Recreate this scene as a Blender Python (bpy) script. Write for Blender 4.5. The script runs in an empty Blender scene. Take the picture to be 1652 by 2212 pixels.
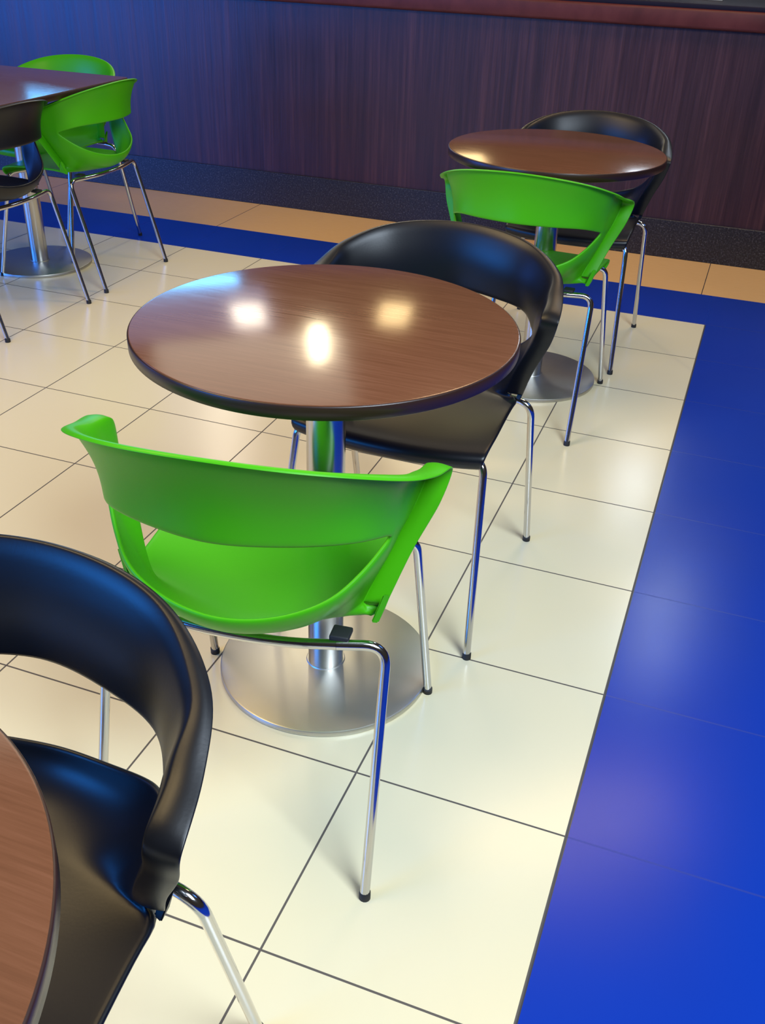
import bpy, bmesh, math, random
from mathutils import Vector, Matrix
random.seed(3)
D = bpy.data
SC = bpy.context.scene
COL = SC.collection
T = 0.385                      # floor tile pitch in metres

# ------------------------------------------------------------------ camera
R = ((0.9353231943494287, 0.35245319496766846, 0.03077771059147416),
     (0.20823161567131643, -0.47808348907465303, -0.8532735620579104),
     (-0.2860246778632939, 0.8044954461210121, -0.5205544744035604))
cd = D.cameras.new('camera'); cam = D.objects.new('camera', cd); COL.objects.link(cam)
m = Matrix.Identity(4)
for i in range(3):
    m[i][0] = R[0][i]; m[i][1] = -R[1][i]; m[i][2] = -R[2][i]
m[0][3], m[1][3], m[2][3] = 0.45639339, -0.80733074, 1.33435621
cam.matrix_world = m
cd.sensor_fit = 'HORIZONTAL'; cd.sensor_width = 36.0; cd.lens = 36.0 * 2120.66 / 1652.0
cd.clip_start = 0.02; cd.clip_end = 100
SC.camera = cam

# ------------------------------------------------------------------ light and exposure
SC.view_settings.view_transform = 'Standard'; SC.view_settings.look = 'None'
SC.view_settings.exposure = 0.0; SC.view_settings.gamma = 1.0; SC.view_settings.use_curve_mapping = False
W = D.worlds.new('world'); SC.world = W; W.use_nodes = True
bg = W.node_tree.nodes['Background']; bg.inputs[0].default_value = (0.55, 0.46, 0.36, 1); bg.inputs[1].default_value = 0.07

def area(name, loc, target, sx, sy, power, col, spread=180):
    l = D.lights.new(name, 'AREA'); l.shape = 'RECTANGLE'; l.size = sx; l.size_y = sy
    l.energy = power; l.color = col; l.spread = math.radians(spread)
    o = D.objects.new(name, l); COL.objects.link(o); o.location = loc
    o.rotation_euler = (Vector(target) - Vector(loc)).to_track_quat('-Z', 'Y').to_euler()
    return o
WARM = (1.0, 0.72, 0.34); COOL = (0.76, 0.89, 1.03); BLUE = (0.03, 0.20, 1.0)
# warm ceiling spots beyond the counter (seen as glare on the table tops) and over the seating, plus an added wash on the orange strip
area('warm_spot', (-2.28, 5.30, 3.30), (-.17, .64, .74), .12, 1.0, 19, (1, .86, .55))
area('warm_spot', (-2.05, 7.0, 2.8), (-.17, .64, .74), .35, .8, 7, WARM)
area('warm_spot', (-3.5, 6.1, 2.8), (-.5, .8, .74), .35, .8, 8, (1, .88, .7))
area('warm_light', (-1.6, 0.2, 2.9), (-1.3, 0.9, 0), 1.2, 1.2, 52, WARM)
area('warm_light', (0.2, 3.0, 2.9), (-0.1, 3.5, 0), 1.2, .3, 26, (1, .70, .40))  # added wash that brightens the orange floor strip, not an actual fixture
area('warm_light', (-1.95, 3.3, 2.9), (-.8, 1.2, 0), 1.5, 1.5, 14, (1, .9, .72))
# cool daylight on the right side
area('cool_panel', (0.45, 4.9, 2.8), (0.3, 1.0, 0), .22, .45, 9, COOL)
area('cool_panel', (0.0, 6.8, 2.8), (0.3, 2.0, 0), .25, .3, 5, COOL)
area('skylight', (1.5, -0.5, 2.7), (0.45, 0.1, 0), 1.0, 1.4, 125, COOL)
# blue screens, plus one large panel added for sheen
area('blue_panel', (-5.5, 0.7, 1.05), (-2.6, 3.6, .95), 2.4, 1.7, 62, BLUE, 110)
area('blue_panel', (-6.0, 8.6, 1.75), (-2.4, 2.6, 0.7), 1.8, .6, 45, (.12, .5, 1.0))
area('blue_panel', (-6.3, 8.7, 3.6), (-1.0, 0.8, 0.7), 3.0, 2.6, 22, (.36, .50, 1.0))  # added panel, no real screen: gives the table tops a bluish sheen
area('blue_panel', (-3.7, -3.6, 2.0), (-0.1, 0.2, .7), 2.6, 1.8, 64, (.02, .26, 1.0), 90)
area('blue_panel', (2.6, 3.2, 2.8), (1.2, 1.2, 0), 1.0, 1.2, 10, (.08, .30, 1.0))

# ------------------------------------------------------------------ materials
def mat(name, col, rough=.5, metal=0., **kw):
    M = D.materials.new(name); M.use_nodes = True
    b = M.node_tree.nodes['Principled BSDF']
    b.inputs['Base Color'].default_value = (*col, 1); b.inputs['Roughness'].default_value = rough
    b.inputs['Metallic'].default_value = metal
    for k, v in kw.items(): b.inputs[k.replace('_', ' ')].default_value = v
    return M
class N:
    """tiny node helper"""
    def __init__(s, M): s.M = M; s.t = M.node_tree; s.b = s.t.nodes['Principled BSDF']
    def new(s, typ, **kw):
        n = s.t.nodes.new(typ)
        for k, v in kw.items(): setattr(n, k, v)
        return n
    def put(s, inp, v):
        if hasattr(v, 'type') and hasattr(v, 'links'): s.t.links.new(v, inp)
        else: inp.default_value = v
    def math(s, op, a, b=0., c=0.):
        n = s.new('ShaderNodeMath', operation=op)
        s.put(n.inputs[0], a); s.put(n.inputs[1], b); s.put(n.inputs[2], c)
        return n.outputs[0]
    def mix(s, f, a, b):
        n = s.new('ShaderNodeMix', data_type='RGBA')
        s.put(n.inputs[0], f); s.put(n.inputs[6], a); s.put(n.inputs[7], b)
        return n.outputs[2]
    def coord(s, kind='Object', scale=None):
        c = s.new('ShaderNodeTexCoord').outputs[kind]
        if scale:
            mp = s.new('ShaderNodeMapping'); s.t.links.new(c, mp.inputs[0]); mp.inputs['Scale'].default_value = scale
            return mp.outputs[0]
        return c
    def noise(s, vec, sc, detail=3., rough=.5):
        n = s.new('ShaderNodeTexNoise'); s.t.links.new(vec, n.inputs['Vector'])
        n.inputs['Scale'].default_value = sc; n.inputs['Detail'].default_value = detail; n.inputs['Roughness'].default_value = rough
        return n.outputs['Fac']
    def ramp(s, f, *st):
        n = s.new('ShaderNodeValToRGB'); s.t.links.new(f, n.inputs[0]); e = n.color_ramp.elements
        while len(e) < len(st): e.new(.5)
        for x, (p, c) in zip(e, st): x.position = p; x.color = (*c, 1)
        return n.outputs[0]
    def bump(s, h, strength=.1, dist=.01):
        n = s.new('ShaderNodeBump'); n.inputs['Strength'].default_value = strength; n.inputs['Distance'].default_value = dist
        s.t.links.new(h, n.inputs['Height']); s.t.links.new(n.outputs[0], s.b.inputs['Normal'])

def floor_material():
    M = mat('floor_tiles', (.8, .75, .6), .2); n = N(M)
    sep = n.new('ShaderNodeSeparateXYZ'); n.t.links.new(n.coord('Object'), sep.inputs[0])
    x, y = sep.outputs[0], sep.outputs[1]
    def line(v, pitch, off, half):
        a = n.math('ADD', v, -off + pitch * 100 + pitch / 2)
        a = n.math('MODULO', a, pitch)
        a = n.math('ABSOLUTE', n.math('SUBTRACT', a, pitch / 2))
        return n.math('LESS_THAN', a, half)
    gx = line(x, T, 0, .0019); gy = line(y, T, 0, .0019)
    g = n.math('MAXIMUM', gx, gy)
    right = n.math('GREATER_THAN', x, T * 1.0055)
    back = n.math('GREATER_THAN', y, T * 7.98)
    blue = n.math('MAXIMUM', right, back)
    tan = n.math('GREATER_THAN', y, T * 8.955)
    # tile to tile variation
    cmb = n.new('ShaderNodeCombineXYZ')
    n.t.links.new(n.math('FLOOR', n.math('DIVIDE', x, T)), cmb.inputs[0]); n.t.links.new(n.math('FLOOR', n.math('DIVIDE', y, T)), cmb.inputs[1])
    wn = n.new('ShaderNodeTexWhiteNoise'); n.t.links.new(cmb.outputs[0], wn.inputs[0])
    cloud = n.noise(n.coord('Object'), 2.2, 3)
    cream = n.mix(n.math('MULTIPLY_ADD', wn.outputs[0], .35, n.math('MULTIPLY', cloud, .5)), (.82, .73, .48, 1), (.76, .67, .43, 1))
    cream = n.mix(g, cream, (.10, .085, .07, 1))
    bl = n.mix(cloud, (.002, .038, .38, 1), (.003, .034, .33, 1))
    bl = n.mix(n.math('MULTIPLY', gy, .3), bl, (.05, .06, .14, 1))
    edge = n.math('LESS_THAN', n.math('ABSOLUTE', n.math('SUBTRACT', x, T * 1.0055)), .0015)
    edge = n.math('MULTIPLY', edge, n.math('LESS_THAN', y, T * 7.98))
    grain = n.noise(n.coord('Object', (6, 40, 1)), 3, 4)
    tn = n.mix(grain, (.80, .46, .17, 1), (.88, .54, .22, 1))
    gt = line(x, T * 3, T * 1.0 - .047, .0018)
    tn = n.mix(gt, tn, (.08, .06, .05, 1))
    c = n.mix(blue, cream, bl); c = n.mix(tan, c, tn); c = n.mix(edge, c, (.05, .05, .06, 1))
    n.t.links.new(c, n.b.inputs['Base Color'])
    r = n.math('ADD', n.math('MULTIPLY', cloud, .10), .17)
    r = n.math('ADD', r, n.math('MULTIPLY', blue, .02))
    r = n.math('MAXIMUM', r, n.math('MULTIPLY', n.math('MULTIPLY', g, n.math('SUBTRACT', 1., tan)), n.math('SUBTRACT', .7, n.math('MULTIPLY', blue, .4))))
    n.t.links.new(r, n.b.inputs['Roughness'])
    n.t.links.new(n.math('MULTIPLY_ADD', blue, -.25, .5), n.b.inputs['Specular IOR Level'])
    return M
def wood_wall_material():
    M = mat('wall_wood', (.1, .03, .03), .38); n = N(M)
    a = n.noise(n.coord('Object', (26, 1, .7)), 2.4, 6, .65)
    b = n.noise(n.coord('Object', (7, 1, .15)), 1.6, 3)
    f = n.math('ADD', n.math('MULTIPLY', a, .65), n.math('MULTIPLY', b, .35))
    c = n.ramp(f, (.36, (.024, .008, .012)), (.52, (.045, .015, .019)), (.66, (.080, .028, .030)))
    n.t.links.new(c, n.b.inputs['Base Color'])
    n.t.links.new(n.math('MULTIPLY_ADD', a, .25, .24), n.b.inputs['Roughness'])
    n.bump(a, .25, .004)
    return M
def laminate(name, c1, c2, c3, rough=.24):
    M = mat(name, c2, rough); n = N(M)
    a = n.noise(n.coord('Object', (5, 110, 3)), 2.0, 5, .6)
    n.t.links.new(n.ramp(a, (.30, c1), (.5, c2), (.72, c3)), n.b.inputs['Base Color'])
    n.t.links.new(n.math('MULTIPLY_ADD', a, .12, rough - .05), n.b.inputs['Roughness'])
    n.bump(a, .03, .001)
    return M
def granite():
    M = mat('granite', (.02, .02, .03), .35); n = N(M)
    a = n.noise(n.coord('Object'), 140, 2, .7)
    n.t.links.new(n.ramp(a, (.45, (.008, .008, .011)), (.60, (.03, .028, .032)), (.74, (.13, .12, .12))), n.b.inputs['Base Color'])
    return M
def plastic(name, c, rough, sc=260):
    M = mat(name, c, rough); n = N(M)
    a = n.noise(n.coord('Object'), sc, 2)
    n.bump(a, .10, .0006)
    b = n.noise(n.coord('Object'), 6, 2)
    n.t.links.new(n.math('MULTIPLY_ADD', b, .12, rough - .06), n.b.inputs['Roughness'])
    return M
def brushed(name, c, rough):
    M = mat(name, c, rough, 1.0); n = N(M)
    a = n.noise(n.coord('Object', (6, 6, 6)), 2, 3)
    n.t.links.new(n.math('MULTIPLY_ADD', a, .10, rough - .05), n.b.inputs['Roughness'])
    n.t.links.new(n.mix(a, (c[0] * .85, c[1] * .85, c[2] * .85, 1), (*c, 1)), n.b.inputs['Base Color'])
    return M
M_FLOOR = floor_material(); M_WALL = wood_wall_material(); M_GRAN = granite()
M_TOP = laminate('table_laminate', (.125, .050, .024), (.145, .058, .028), (.165, .067, .034), .14)
M_EDGE = mat('table_edge', (.030, .012, .008), .35)
M_TRIM = laminate('trim_wood', (.075, .016, .014), (.10, .022, .019), (.125, .03, .025), .45)
M_TRIM.node_tree.nodes['Principled BSDF'].inputs['Specular IOR Level'].default_value = .25
M_GREEN = plastic('green_plastic', (.058, .41, .0025), .40)
M_GREEN.node_tree.nodes['Principled BSDF'].inputs['Specular IOR Level'].default_value = .28
M_BLACK = plastic('black_plastic', (.004, .005, .008), .38)
M_BLACK.node_tree.nodes['Principled BSDF'].inputs['Specular IOR Level'].default_value = .4
M_CHROME = mat('chrome', (.60, .60, .62), .13, 1.0)
M_STEEL = brushed('brushed_steel', (.66, .64, .58), .42)
M_POLE = brushed('pedestal_steel', (.62, .62, .62), .22)
M_RUBBER = mat('rubber', (.012, .012, .014), .6)
M_COUNTER = mat('counter_stone', (.010, .008, .018), .6, Specular_IOR_Level=.15)
M_PAPER = mat('paper', (.85, .75, .55), .8)

# ------------------------------------------------------------------ helpers
def mesh_obj(name, bm, material, parent=None, smooth=True, autosmooth=None):
    bmesh.ops.recalc_face_normals(bm, faces=bm.faces[:])
    me = D.meshes.new(name); bm.to_mesh(me); bm.free(); me.materials.append(material)
    for p in me.polygons: p.use_smooth = smooth
    if autosmooth:
        me.set_sharp_from_angle(angle=math.radians(autosmooth))
    o = D.objects.new(name, me); COL.objects.link(o)
    if parent: o.parent = parent
    return o
def tag(o, label=None, cat=None, group=None, kind=None):
    if label: o['label'] = label
    if cat: o['category'] = cat
    if group: o['group'] = group
    if kind: o['kind'] = kind
    return o
def thing(name, loc=(0, 0, 0), deg=0):
    o = D.objects.new(name, None); COL.objects.link(o); o.location = loc; o.rotation_euler = (0, 0, math.radians(deg)); o.empty_display_size = .1
    return o
def box(bm, x0, x1, y0, y1, z0, z1, bev=0.):
    v = [bm.verts.new(c) for c in ((x0, y0, z0), (x1, y0, z0), (x1, y1, z0), (x0, y1, z0), (x0, y0, z1), (x1, y0, z1), (x1, y1, z1), (x0, y1, z1))]
    fs = [bm.faces.new([v[i] for i in f]) for f in ((3, 2, 1, 0), (4, 5, 6, 7), (0, 1, 5, 4), (1, 2, 6, 5), (2, 3, 7, 6), (3, 0, 4, 7))]
    if bev:
        es = list({e for f in fs for e in f.edges})
        bmesh.ops.bevel(bm, geom=es, offset=bev, segments=3, affect='EDGES', profile=.5)
def lathe(bm, prof, seg=96):
    rings = []
    for r, z in prof:
        if r < 1e-6: rings.append([bm.verts.new((0, 0, z))])
        else: rings.append([bm.verts.new((r * math.cos(2 * math.pi * i / seg), r * math.sin(2 * math.pi * i / seg), z)) for i in range(seg)])
    for a, b in zip(rings, rings[1:]):
        for i in range(seg):
            j = (i + 1) % seg
            q = [a[i % len(a)], a[j % len(a)], b[j % len(b)], b[i % len(b)]]
            u = []
            for w in q:
                if w not in u: u.append(w)
            if len(u) > 2: bm.faces.new(u)
def catmull(c, n):
    c = [Vector(p) for p in c]; mlen = len(c); P = [c[0] * 2 - c[1]] + c + [c[-1] * 2 - c[-2]]; out = []
    for k in range(n):
        out.append(cm_eval(P, mlen, (mlen - 1) * k / (n - 1)))
    return out
def cm_eval(P, mlen, t):
    i = min(int(t), mlen - 2); u = t - i; a, b, d, e = P[i:i + 4]
    return .5 * (2 * b + (d - a) * u + (2 * a - 5 * b + 4 * d - e) * u * u + (-a + 3 * b - 3 * d + e) * u ** 3)
def tube(bm, pts, r, seg=14, cap=True):
    pts = [Vector(p) for p in pts]; rings = []; ref = None
    for i, p in enumerate(pts):
        d = (pts[min(i + 1, len(pts) - 1)] - pts[max(i - 1, 0)]).normalized()
        if ref is None: ref = d.orthogonal().normalized()
        ref = (ref - d * ref.dot(d)).normalized(); b = d.cross(ref)
        rr = r(i / (len(pts) - 1)) if callable(r) else r
        rings.append([bm.verts.new(p + (ref * math.cos(2 * math.pi * k / seg) + b * math.sin(2 * math.pi * k / seg)) * rr) for k in range(seg)])
    for a, b in zip(rings, rings[1:]):
        for k in range(seg): bm.faces.new((a[k], a[(k + 1) % seg], b[(k + 1) % seg], b[k]))
    if cap: bm.faces.new(rings[0][::-1]); bm.faces.new(rings[-1])
def fillet(pts, rad, n=8):
    """polyline with rounded corners"""
    pts = [Vector(p) for p in pts]; out = [pts[0]]
    for i in range(1, len(pts) - 1):
        a, b, c = pts[i - 1], pts[i], pts[i + 1]
        u = (a - b).normalized(); v = (c - b).normalized()
        d = min(rad, (a - b).length * .49, (c - b).length * .49)
        p, q = b + u * d, b + v * d
        for k in range(n + 1):
            t = k / n; out.append(p * (1 - t) ** 2 + b * 2 * t * (1 - t) + q * t * t)
    out.append(pts[-1]); return out

# ------------------------------------------------------------------ setting
YW = 3.921
bm = bmesh.new()
vs = [bm.verts.new(c) for c in ((-9, -4.5, 0), (5, -4.5, 0), (5, YW + .3, 0), (-9, YW + .3, 0))]; bm.faces.new(vs)
r = bmesh.ops.extrude_face_region(bm, geom=bm.faces[:]); bmesh.ops.translate(bm, verts=[v for v in r['geom'] if isinstance(v, bmesh.types.BMVert)], vec=(0, 0, -.08))
tag(mesh_obj('floor', bm, M_FLOOR, smooth=False), kind='structure')
bm = bmesh.new(); box(bm, -9, 5, YW + .012, YW + .16, 0, 1.02)
tag(mesh_obj('wall_back', bm, M_WALL, smooth=False), kind='structure')
bm = bmesh.new(); box(bm, -9, 5, YW, YW + .03, 0, .172, .002)
tag(mesh_obj('baseboard_back', bm, M_GRAN, smooth=False), kind='structure')
bm = bmesh.new(); box(bm, -9, 5, YW - .022, YW + .05, .962, 1.038, .012)
tag(mesh_obj('trim_1', bm, M_TRIM, autosmooth=40), kind='structure')
bm = bmesh.new(); box(bm, -9, 5, YW - .012, YW + .75, 1.036, 1.056, .004)
tag(mesh_obj('countertop', bm, M_COUNTER, autosmooth=40), 'dark polished counter top above the red-brown rail of the panelled counter', 'countertop')
bm = bmesh.new(); box(bm, -.07, .07, -.08, .08, 0, .05, .004)
o = tag(mesh_obj('napkin_stack', bm, M_PAPER, autosmooth=40), 'small cream paper stack on the dark counter top, at the upper edge of the picture', 'napkins')
o.location = (.085, 4.245, 1.056); o.rotation_euler = (0, 0, .05)

# ------------------------------------------------------------------ chair shell
RIM = [(0, -.2662, .7617), (.1041, -.2538, .7559), (.1868, -.2163, .7405), (.2473, -.1553, .7142), (.2715, -.084, .6870),
       (.2815, -.017, .6640), (.2680, -.0290, .6080), (.2365, -.0560, .5370), (.2050, -.0980, .4500)]
RIMF = [(-x, y, z) for x, y, z in RIM[:0:-1]] + RIM
RP = [Vector(p) for p in RIMF]; RP = [RP[0] * 2 - RP[1]] + RP + [RP[-1] * 2 - RP[-2]]
def O(s): return cm_eval(RP, 17, s + 8)
def interp(tab, s):
    for (a, va), (b, vb) in zip(tab, tab[1:]):
        if s <= b:
            t = (s - a) / (b - a); t = t * t * (3 - 2 * t); return va + (vb - va) * t
    return tab[-1][1]
def fl_w(s): return interp([(0, .007), (1.5, .009), (3, .018), (4, .030), (5, .036), (8, .036)], s)
def fl_dir(s):
    p = O(s); k = interp([(0, 1.), (3, .8), (4.6, .1), (5.2, 0.), (8, 0.)], s)
    return Vector((p.x * (1 if s > .01 else 0) + 1e-6, (p.y + .02) * k, 0)).normalized()
def B(s): return O(s) - fl_dir(s) * fl_w(s)
SC_ = 5.0; K = 24; KO = 17
def build_shell():
    bm = bmesh.new()
    V = Vector((.2155, -.108, .594))
    rowb_c = [(0, -.237, .621), (.098, -.2145, .6184), (.175, -.175, .6138), tuple(V)]
    rowa_c = [(0, -.231, .496), (.079, -.2185, .503), (.1465, -.191, .526), (.186, -.150, .556), tuple(V)]
    def half_curve(c, n):
        full = [(-x, y, z) for x, y, z in c[:0:-1]] + list(c)
        return catmull(full, 2 * n + 1)[n:]
    rb = half_curve(rowb_c, KO); ra = half_curve(rowa_c, KO)
    SB, SA = 6.18, 6.50
    for k in range(1, K - KO + 1):
        t = k / (K - KO)
        def q(end, bow):
            return V.lerp(end, t) + Vector((.25, -.97, 0)) * bow * math.sin(math.pi * t)
        rb.append(q(B(SB), .004)); ra.append(q(B(SA), .004))
    top = [B(SC_ * k / K) for k in range(K + 1)]
    rows = []      # each: list of (point, rim parameter or None)
    # seat pan rows
    seat = [(.196, .404, .200, .172, .408), (.206, .418, .206, .182, .422), (.203, .431, .209, .181, .435), (.190, .437, .210, .168, .441),
            (.16, .440, .210, .14, .446), (.12, .439, .210, .10, .449), (.08, .436, .208, .06, .451), (.04, .433, .206, .02, .452),
            (0, .431, .204, -.02, .452), (-.04, .430, .203, -.055, .452), (-.08, .431, .204, -.080, .449), (-.12, .434, .190, -.101, .447)]
    for yc, zc, xs, ys, zs in seat:
        r = []
        for k in range(K + 1):
            t = k / K
            r.append(Vector((xs * t, yc + (ys - yc) * t ** 2.2, zc + (zs - zc) * t ** 2.6)))
        rows.append(r)
    S = rows[-1]
    # from the pan up to the lower rim of the opening
    NB = 14
    side = [B(8 - (8 - SA) * v / NB) for v in range(NB + 1)]
    def bez(a, b, c, d, t): return a * (1 - t) ** 3 + b * 3 * t * (1 - t) ** 2 + c * 3 * t * t * (1 - t) + d * t ** 3
    def path(k, n):
        a, d = S[k], ra[k]
        t = k / K; L = (d - a).length
        b = a + Vector((.0, -1, .06)).normalized() * L * .42 * (1 - .5 * t) + Vector((.25 * t, 0, 0)) * L * .2
        c = d - Vector((.10 * t, -.12, 1)).normalized() * L * .38
        return [bez(a, b, c, d, i / n) for i in range(n + 1)]
    pk = [path(k, NB) for k in range(K + 1)]
    corr = [side[i] - pk[K][i] for i in range(NB + 1)]
    for i in range(1, NB + 1):
        r = [pk[k][i] + corr[i] * (k / K) ** 5 for k in range(K + 1)]
        rows.append(r)
    ia = len(rows) - 1
    rows.append(rb); ib = ia + 1
    NT = 12
    sideT = [B(SB - (SB - SC_) * v / NT) for v in range(NT + 1)]
    for i in range(1, NT + 1):
        t = i / NT; r = []
        for k in range(K + 1):
            p = rb[k].lerp(top[k], t)
            q = rb[K].lerp(top[K], t)
            dd = Vector((p.x, (p.y + .02), 0)).normalized()
            p = p - dd * .010 * math.sin(math.pi * min(1, t)) * (1 - (k / K) ** 3)
            p += (sideT[i] - q) * (k / K) ** 5
            r.append(p)
        rows.append(r)
    # vertices
    nr = len(rows); G = {}
    for i in range(nr):
        for k in range(-K, K + 1):
            p = rows[i][abs(k)]
            if i == ib and abs(k) == KO: G[i, k] = G[ia, k]; continue
            G[i, k] = bm.verts.new((math.copysign(p.x, k) if k else 0, p.y, p.z))
    for i in range(nr - 1):
        for k in range(-K, K):
            if i == ia and max(abs(k), abs(k + 1)) <= KO: continue
            q = [G[i, k], G[i, k + 1], G[i + 1, k + 1], G[i + 1, k]]; u = []
            for w in q:
                if w not in u: u.append(w)
            if len(u) > 2: bm.faces.new(u)
    # flange along the whole rim
    i8 = len(seat) - 1
    seq = []       # (rim param, vertex) from centre of the top round to the seat joint
    for k in range(0, K + 1): seq.append((SC_ * k / K, nr - 1, k))
    for i in range(NT - 1, 0, -1): seq.append((SB - (SB - SC_) * i / NT, ib + i, K))
    seq.append((SB, ib, K)); seq.append((SA, ia, K))
    for i in range(NB - 1, 0, -1): seq.append((8 - (8 - SA) * i / NB, i8 + i, K))
    for sgn in (1, -1):
        prev = None
        for s, i, k in seq:
            if s > 7.98: break
            base = G[i, k * sgn]; o = O(s); b = B(s); ring = [base]
            for t in (.06, .25, .6, .92, 1.):
                p = b.lerp(o, t); drop = interp([(0, 1.), (4.6, 1.), (5.3, 0.), (8, 0.)], s)
                p = p + Vector((0, 0, -.0025 * (t ** 2) * drop)) + Vector((0, .002 * t * (1 - drop), 0))
                if k == 0 and s < .01:
                    if sgn == -1: ring = None; break
                    ring.append(bm.verts.new((0, p.y, p.z)))
                else: ring.append(bm.verts.new((p.x * sgn, p.y, p.z)))
            if ring is None: ring = centre_ring
            if k == 0 and s < .01: centre_ring = ring
            if prev:
                for j in range(5): bm.faces.new((prev[j], prev[j + 1], ring[j + 1], ring[j]) if sgn == 1 else (prev[j], ring[j], ring[j + 1], prev[j + 1]))
            prev = ring
    bmesh.ops.recalc_face_normals(bm, faces=bm.faces[:])
    me = D.meshes.new('shell_tmp'); bm.to_mesh(me); bm.free()
    o = D.objects.new('shell_tmp', me); COL.objects.link(o)
    sm = o.modifiers.new('s', 'SOLIDIFY'); sm.thickness = .0075; sm.offset = 0; sm.use_even_offset = True; sm.thickness_clamp = 1.0
    ss = o.modifiers.new('u', 'SUBSURF'); ss.levels = 1; ss.render_levels = 1
    dg = bpy.context.evaluated_depsgraph_get(); dg.update()
    ev = o.evaluated_get(dg); full = D.meshes.new_from_object(ev)
    D.objects.remove(o); D.meshes.remove(me)
    return full
def split_shell(full):
    """seat pan and backrest as two meshes that keep the moulded shell's shared normals"""
    out = []
    vn = [v.normal.copy() for v in full.vertices]
    for want in (False, True):
        vmap, verts, nrm, faces = {}, [], [], []
        for p in full.polygons:
            c = p.center; isback = c.z > .462 and c.y < -.04
            if isback != want: continue
            f = []
            for vi in p.vertices:
                if vi not in vmap: vmap[vi] = len(verts); verts.append(full.vertices[vi].co.copy()); nrm.append(vn[vi])
                f.append(vmap[vi])
            faces.append(f)
        me = D.meshes.new('backrest' if want else 'seat'); me.from_pydata(verts, [], faces); me.update()
        for p in me.polygons: p.use_smooth = True
        me.normals_split_custom_set_from_vertices(nrm)
        out.append(me)
    return out
FULL = build_shell(); ME_SEAT, ME_BACK = split_shell(FULL); D.meshes.remove(FULL)

def rear_leg(s):
    bm = bmesh.new()
    tube(bm, fillet([(.150 * s, -.155, .421), (.222 * s, -.137, .421), (.227 * s, -.250, .010)], .035), .0080, 16)
    return bm
def front_leg(s):
    bm = bmesh.new()
    tube(bm, fillet([(.13 * s, .135, .418), (.203 * s, .160, .418), (.227 * s, .250, .010)], .03), .0080, 16)
    return bm
def foot_cap(s, y):
    bm = bmesh.new(); d = 1 if y > 0 else -1
    tube(bm, [(.2272 * s, y - .0035 * d, .0145), (.2272 * s, y, .010), (.2272 * s, y, 0.0)], lambda t: .0084 if t < .1 else .0094, 16)
    return bm
def make_chair(material, is_black):
    t = thing('cafe_chair')
    for nm, me in (('seat', ME_SEAT), ('backrest', ME_BACK)):
        m2 = me.copy(); m2.materials.clear(); m2.materials.append(material)
        o = D.objects.new(nm, m2); COL.objects.link(o); o.parent = t
    for s in (-1, 1):
        # small upturned lug where the seat edge meets the backrest side
        bm = bmesh.new()
        P = [(.2015 * s, -.112, .438), (.217 * s, -.102, .488), (.206 * s, -.084, .448)]
        a = [bm.verts.new(p) for p in P]; b = [bm.verts.new((p[0] - .010 * s, p[1] - .004, p[2] + .002)) for p in P]
        bm.faces.new(a); bm.faces.new(b[::-1])
        for i in range(3): bm.faces.new((a[i], a[(i + 1) % 3], b[(i + 1) % 3], b[i]))
        bmesh.ops.bevel(bm, geom=bm.edges[:], offset=.0018, segments=2, affect='EDGES')
        mesh_obj('side_lug', bm, material, t, autosmooth=40)
        bm = bmesh.new(); box(bm, min(.138 * s, .172 * s), max(.138 * s, .168 * s), -.154, -.124, .4255, .4345, .003)
        tag(mesh_obj('frame_clip', bm, M_RUBBER, t, autosmooth=40), 'black plastic clip' if not is_black else None)
    for s in (-1, 1):
        for mk, y in ((rear_leg, -.25), (front_leg, .25)):
            l = mesh_obj('leg', mk(s), M_CHROME, t, autosmooth=50)
            mesh_obj('foot_cap', foot_cap(s, y), M_RUBBER, l, autosmooth=50)
    bm = bmesh.new()
    tube(bm, catmull([(-.15, -.155, .421), (-.08, -.168, .4205), (0, -.172, .420), (.08, -.168, .4205), (.15, -.155, .421)], 25), .0080, 16)
    mesh_obj('rear_rail', bm, M_CHROME, t, autosmooth=50)
    bm = bmesh.new(); tube(bm, [(-.13, .135, .418), (0, .135, .418), (.13, .135, .418)], .0080, 16)
    mesh_obj('front_rail', bm, M_CHROME, t, autosmooth=50)
    return t
def dup(root):
    r = root.copy(); COL.objects.link(r)
    for ch in list(root.children):
        c = ch.copy(); COL.objects.link(c); c.parent = r
        for g in list(ch.children):
            d = g.copy(); COL.objects.link(d); d.parent = c
    return r
GREEN_CH = make_chair(M_GREEN, False); BLACK_CH = make_chair(M_BLACK, True)
chairs = [
    (GREEN_CH, -.144, .365, 6.9, 'lime green plastic chair seen from behind, tucked under the round table in the middle', 'green chairs'),
    (GREEN_CH, -.130, 2.088, -1.4, 'lime green chair behind the middle black chair, at the far round table', 'green chairs'),
    (GREEN_CH, -2.142, 2.62, 90.4, 'lime green chair with its back against the side of the rectangular table', 'green chairs'),
    (GREEN_CH, -2.445, 2.900, 178.5, 'lime green chair beyond the rectangular table, only its backrest top showing above it', 'green chairs'),
    (BLACK_CH, -.129, 1.027, 179.0, 'black plastic chair facing the camera across the middle round table', 'black chairs'),
    (BLACK_CH, -.102, 2.68, 179.0, 'black chair between the far round table and the panelled counter', 'black chairs'),
    (BLACK_CH, -.153, -.382, 184.4, 'large black chair in the near left corner at the cut-off round table', 'black chairs'),
    (BLACK_CH, -2.139, 2.044, 87.4, 'black chair cut by the left edge of the picture beside the rectangular table', 'black chairs'),
]
used = set()
for proto, x, y, deg, lab, grp in chairs:
    c = dup(proto) if proto in used else proto
    used.add(proto); c.location = (x, y, 0); c.rotation_euler = (0, 0, math.radians(deg)); tag(c, lab, 'chair', grp)

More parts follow.
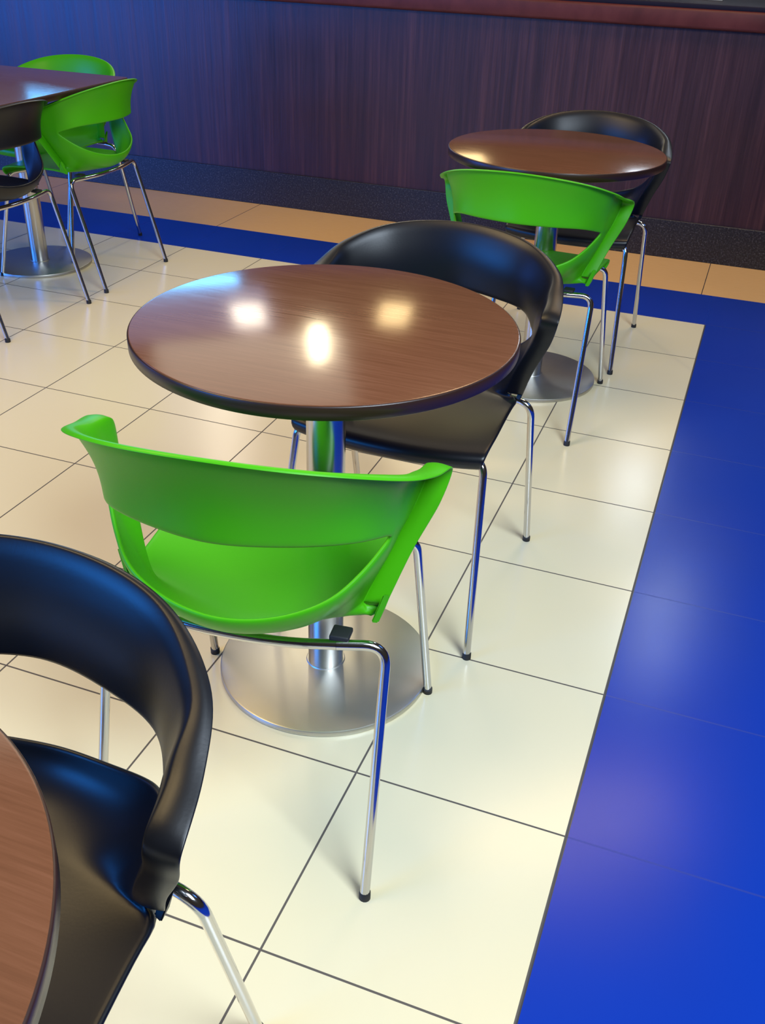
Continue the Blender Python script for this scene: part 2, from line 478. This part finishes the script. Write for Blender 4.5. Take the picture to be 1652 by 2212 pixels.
# ------------------------------------------------------------------ tables
def round_top(rad):
    bm = bmesh.new()
    lathe(bm, [(0, .7170), (rad - .004, .7170), (rad, .7200), (rad, .7385), (rad - .0012, .7405), (rad - .003, .741), (0, .741)], 160)
    return bm
def pedestal(t, x=0, y=0):
    bm = bmesh.new()
    lathe(bm, [(0, .012), (.0355, .012), (.0355, .7125), (0, .7125)], 64)
    bmesh.ops.translate(bm, verts=bm.verts[:], vec=(x, y, 0))
    mesh_obj('pedestal', bm, M_POLE, t, autosmooth=40)
    bm = bmesh.new()
    lathe(bm, [(0, 0), (.2145, 0), (.2160, .0015), (.2160, .0095), (.2150, .0115), (.2125, .0125), (.0400, .0140), (.0385, .016), (0, .016)], 128)
    bmesh.ops.translate(bm, verts=bm.verts[:], vec=(x, y, 0))
    mesh_obj('base', bm, M_STEEL, t, autosmooth=30)
    bm = bmesh.new(); box(bm, -.11, .11, -.11, .11, .710, .7171, .002)
    bmesh.ops.translate(bm, verts=bm.verts[:], vec=(x, y, 0))
    mesh_obj('mounting_plate', bm, M_RUBBER, t, autosmooth=40)
def make_round():
    t = thing('round_table')
    o = mesh_obj('tabletop', round_top(.3262), M_TOP, t, autosmooth=40)
    bm = bmesh.new()
    lathe(bm, [(.3250, .7172), (.3274, .7190), (.3276, .7380), (.3266, .7398), (.3250, .7402)], 160)
    tag(mesh_obj('edge_band', bm, M_EDGE, t, autosmooth=60), 'dark brown edge strip')
    pedestal(t)
    return t
rt = make_round()
for i, (x, y, lab) in enumerate([
        (-.1727, .6438, 'brown round table in the middle with a bright lamp glare on its top'),
        (-.129, 2.292, 'brown round table at the far right, nearest the panelled counter'),
        (-.171, -.644, 'brown round table cut off by the lower left corner')]):
    c = rt if i == 0 else dup(rt)
    c.location = (x, y, 0); tag(c, lab, 'table', 'round pedestal tables')
t = thing('rectangular_table', (-2.362, 2.23, 0))
bm = bmesh.new()
hx, hy = .378, .605
box(bm, -hx, hx, -hy, hy, .717, .741)
es = [e for e in bm.edges if abs(e.verts[0].co.z - e.verts[1].co.z) > .01]
bmesh.ops.bevel(bm, geom=es, offset=.018, segments=6, affect='EDGES', profile=.5)
mesh_obj('tabletop', bm, M_TOP, t, autosmooth=40)
bm = bmesh.new()
def rr(hx, hy, r, n=6):
    out = []
    for cx, cy, a0 in ((hx - r, hy - r, 0), (-hx + r, hy - r, 90), (-hx + r, -hy + r, 180), (hx - r, -hy + r, 270)):
        for k in range(n + 1):
            a = math.radians(a0 + 90 * k / n); out.append((cx + r * math.cos(a), cy + r * math.sin(a)))
    return out
lo = [[bm.verts.new((x, y, z)) for x, y in rr(hx + d, hy + d, .018 + d)] for d, z in ((-.001, .7172), (.0015, .719), (.0015, .738), (-.001, .7402))]
for a, b in zip(lo, lo[1:]):
    for i in range(len(a)): bm.faces.new((a[i], a[(i + 1) % len(a)], b[(i + 1) % len(a)], b[i]))
tag(mesh_obj('edge_band', bm, M_EDGE, t, autosmooth=60), 'dark brown edge strip')
pedestal(t, 0, .37); pedestal(t, 0, -.37)
tag(t, 'dark brown rectangular table at the upper left with a blue shine on its top', 'table')
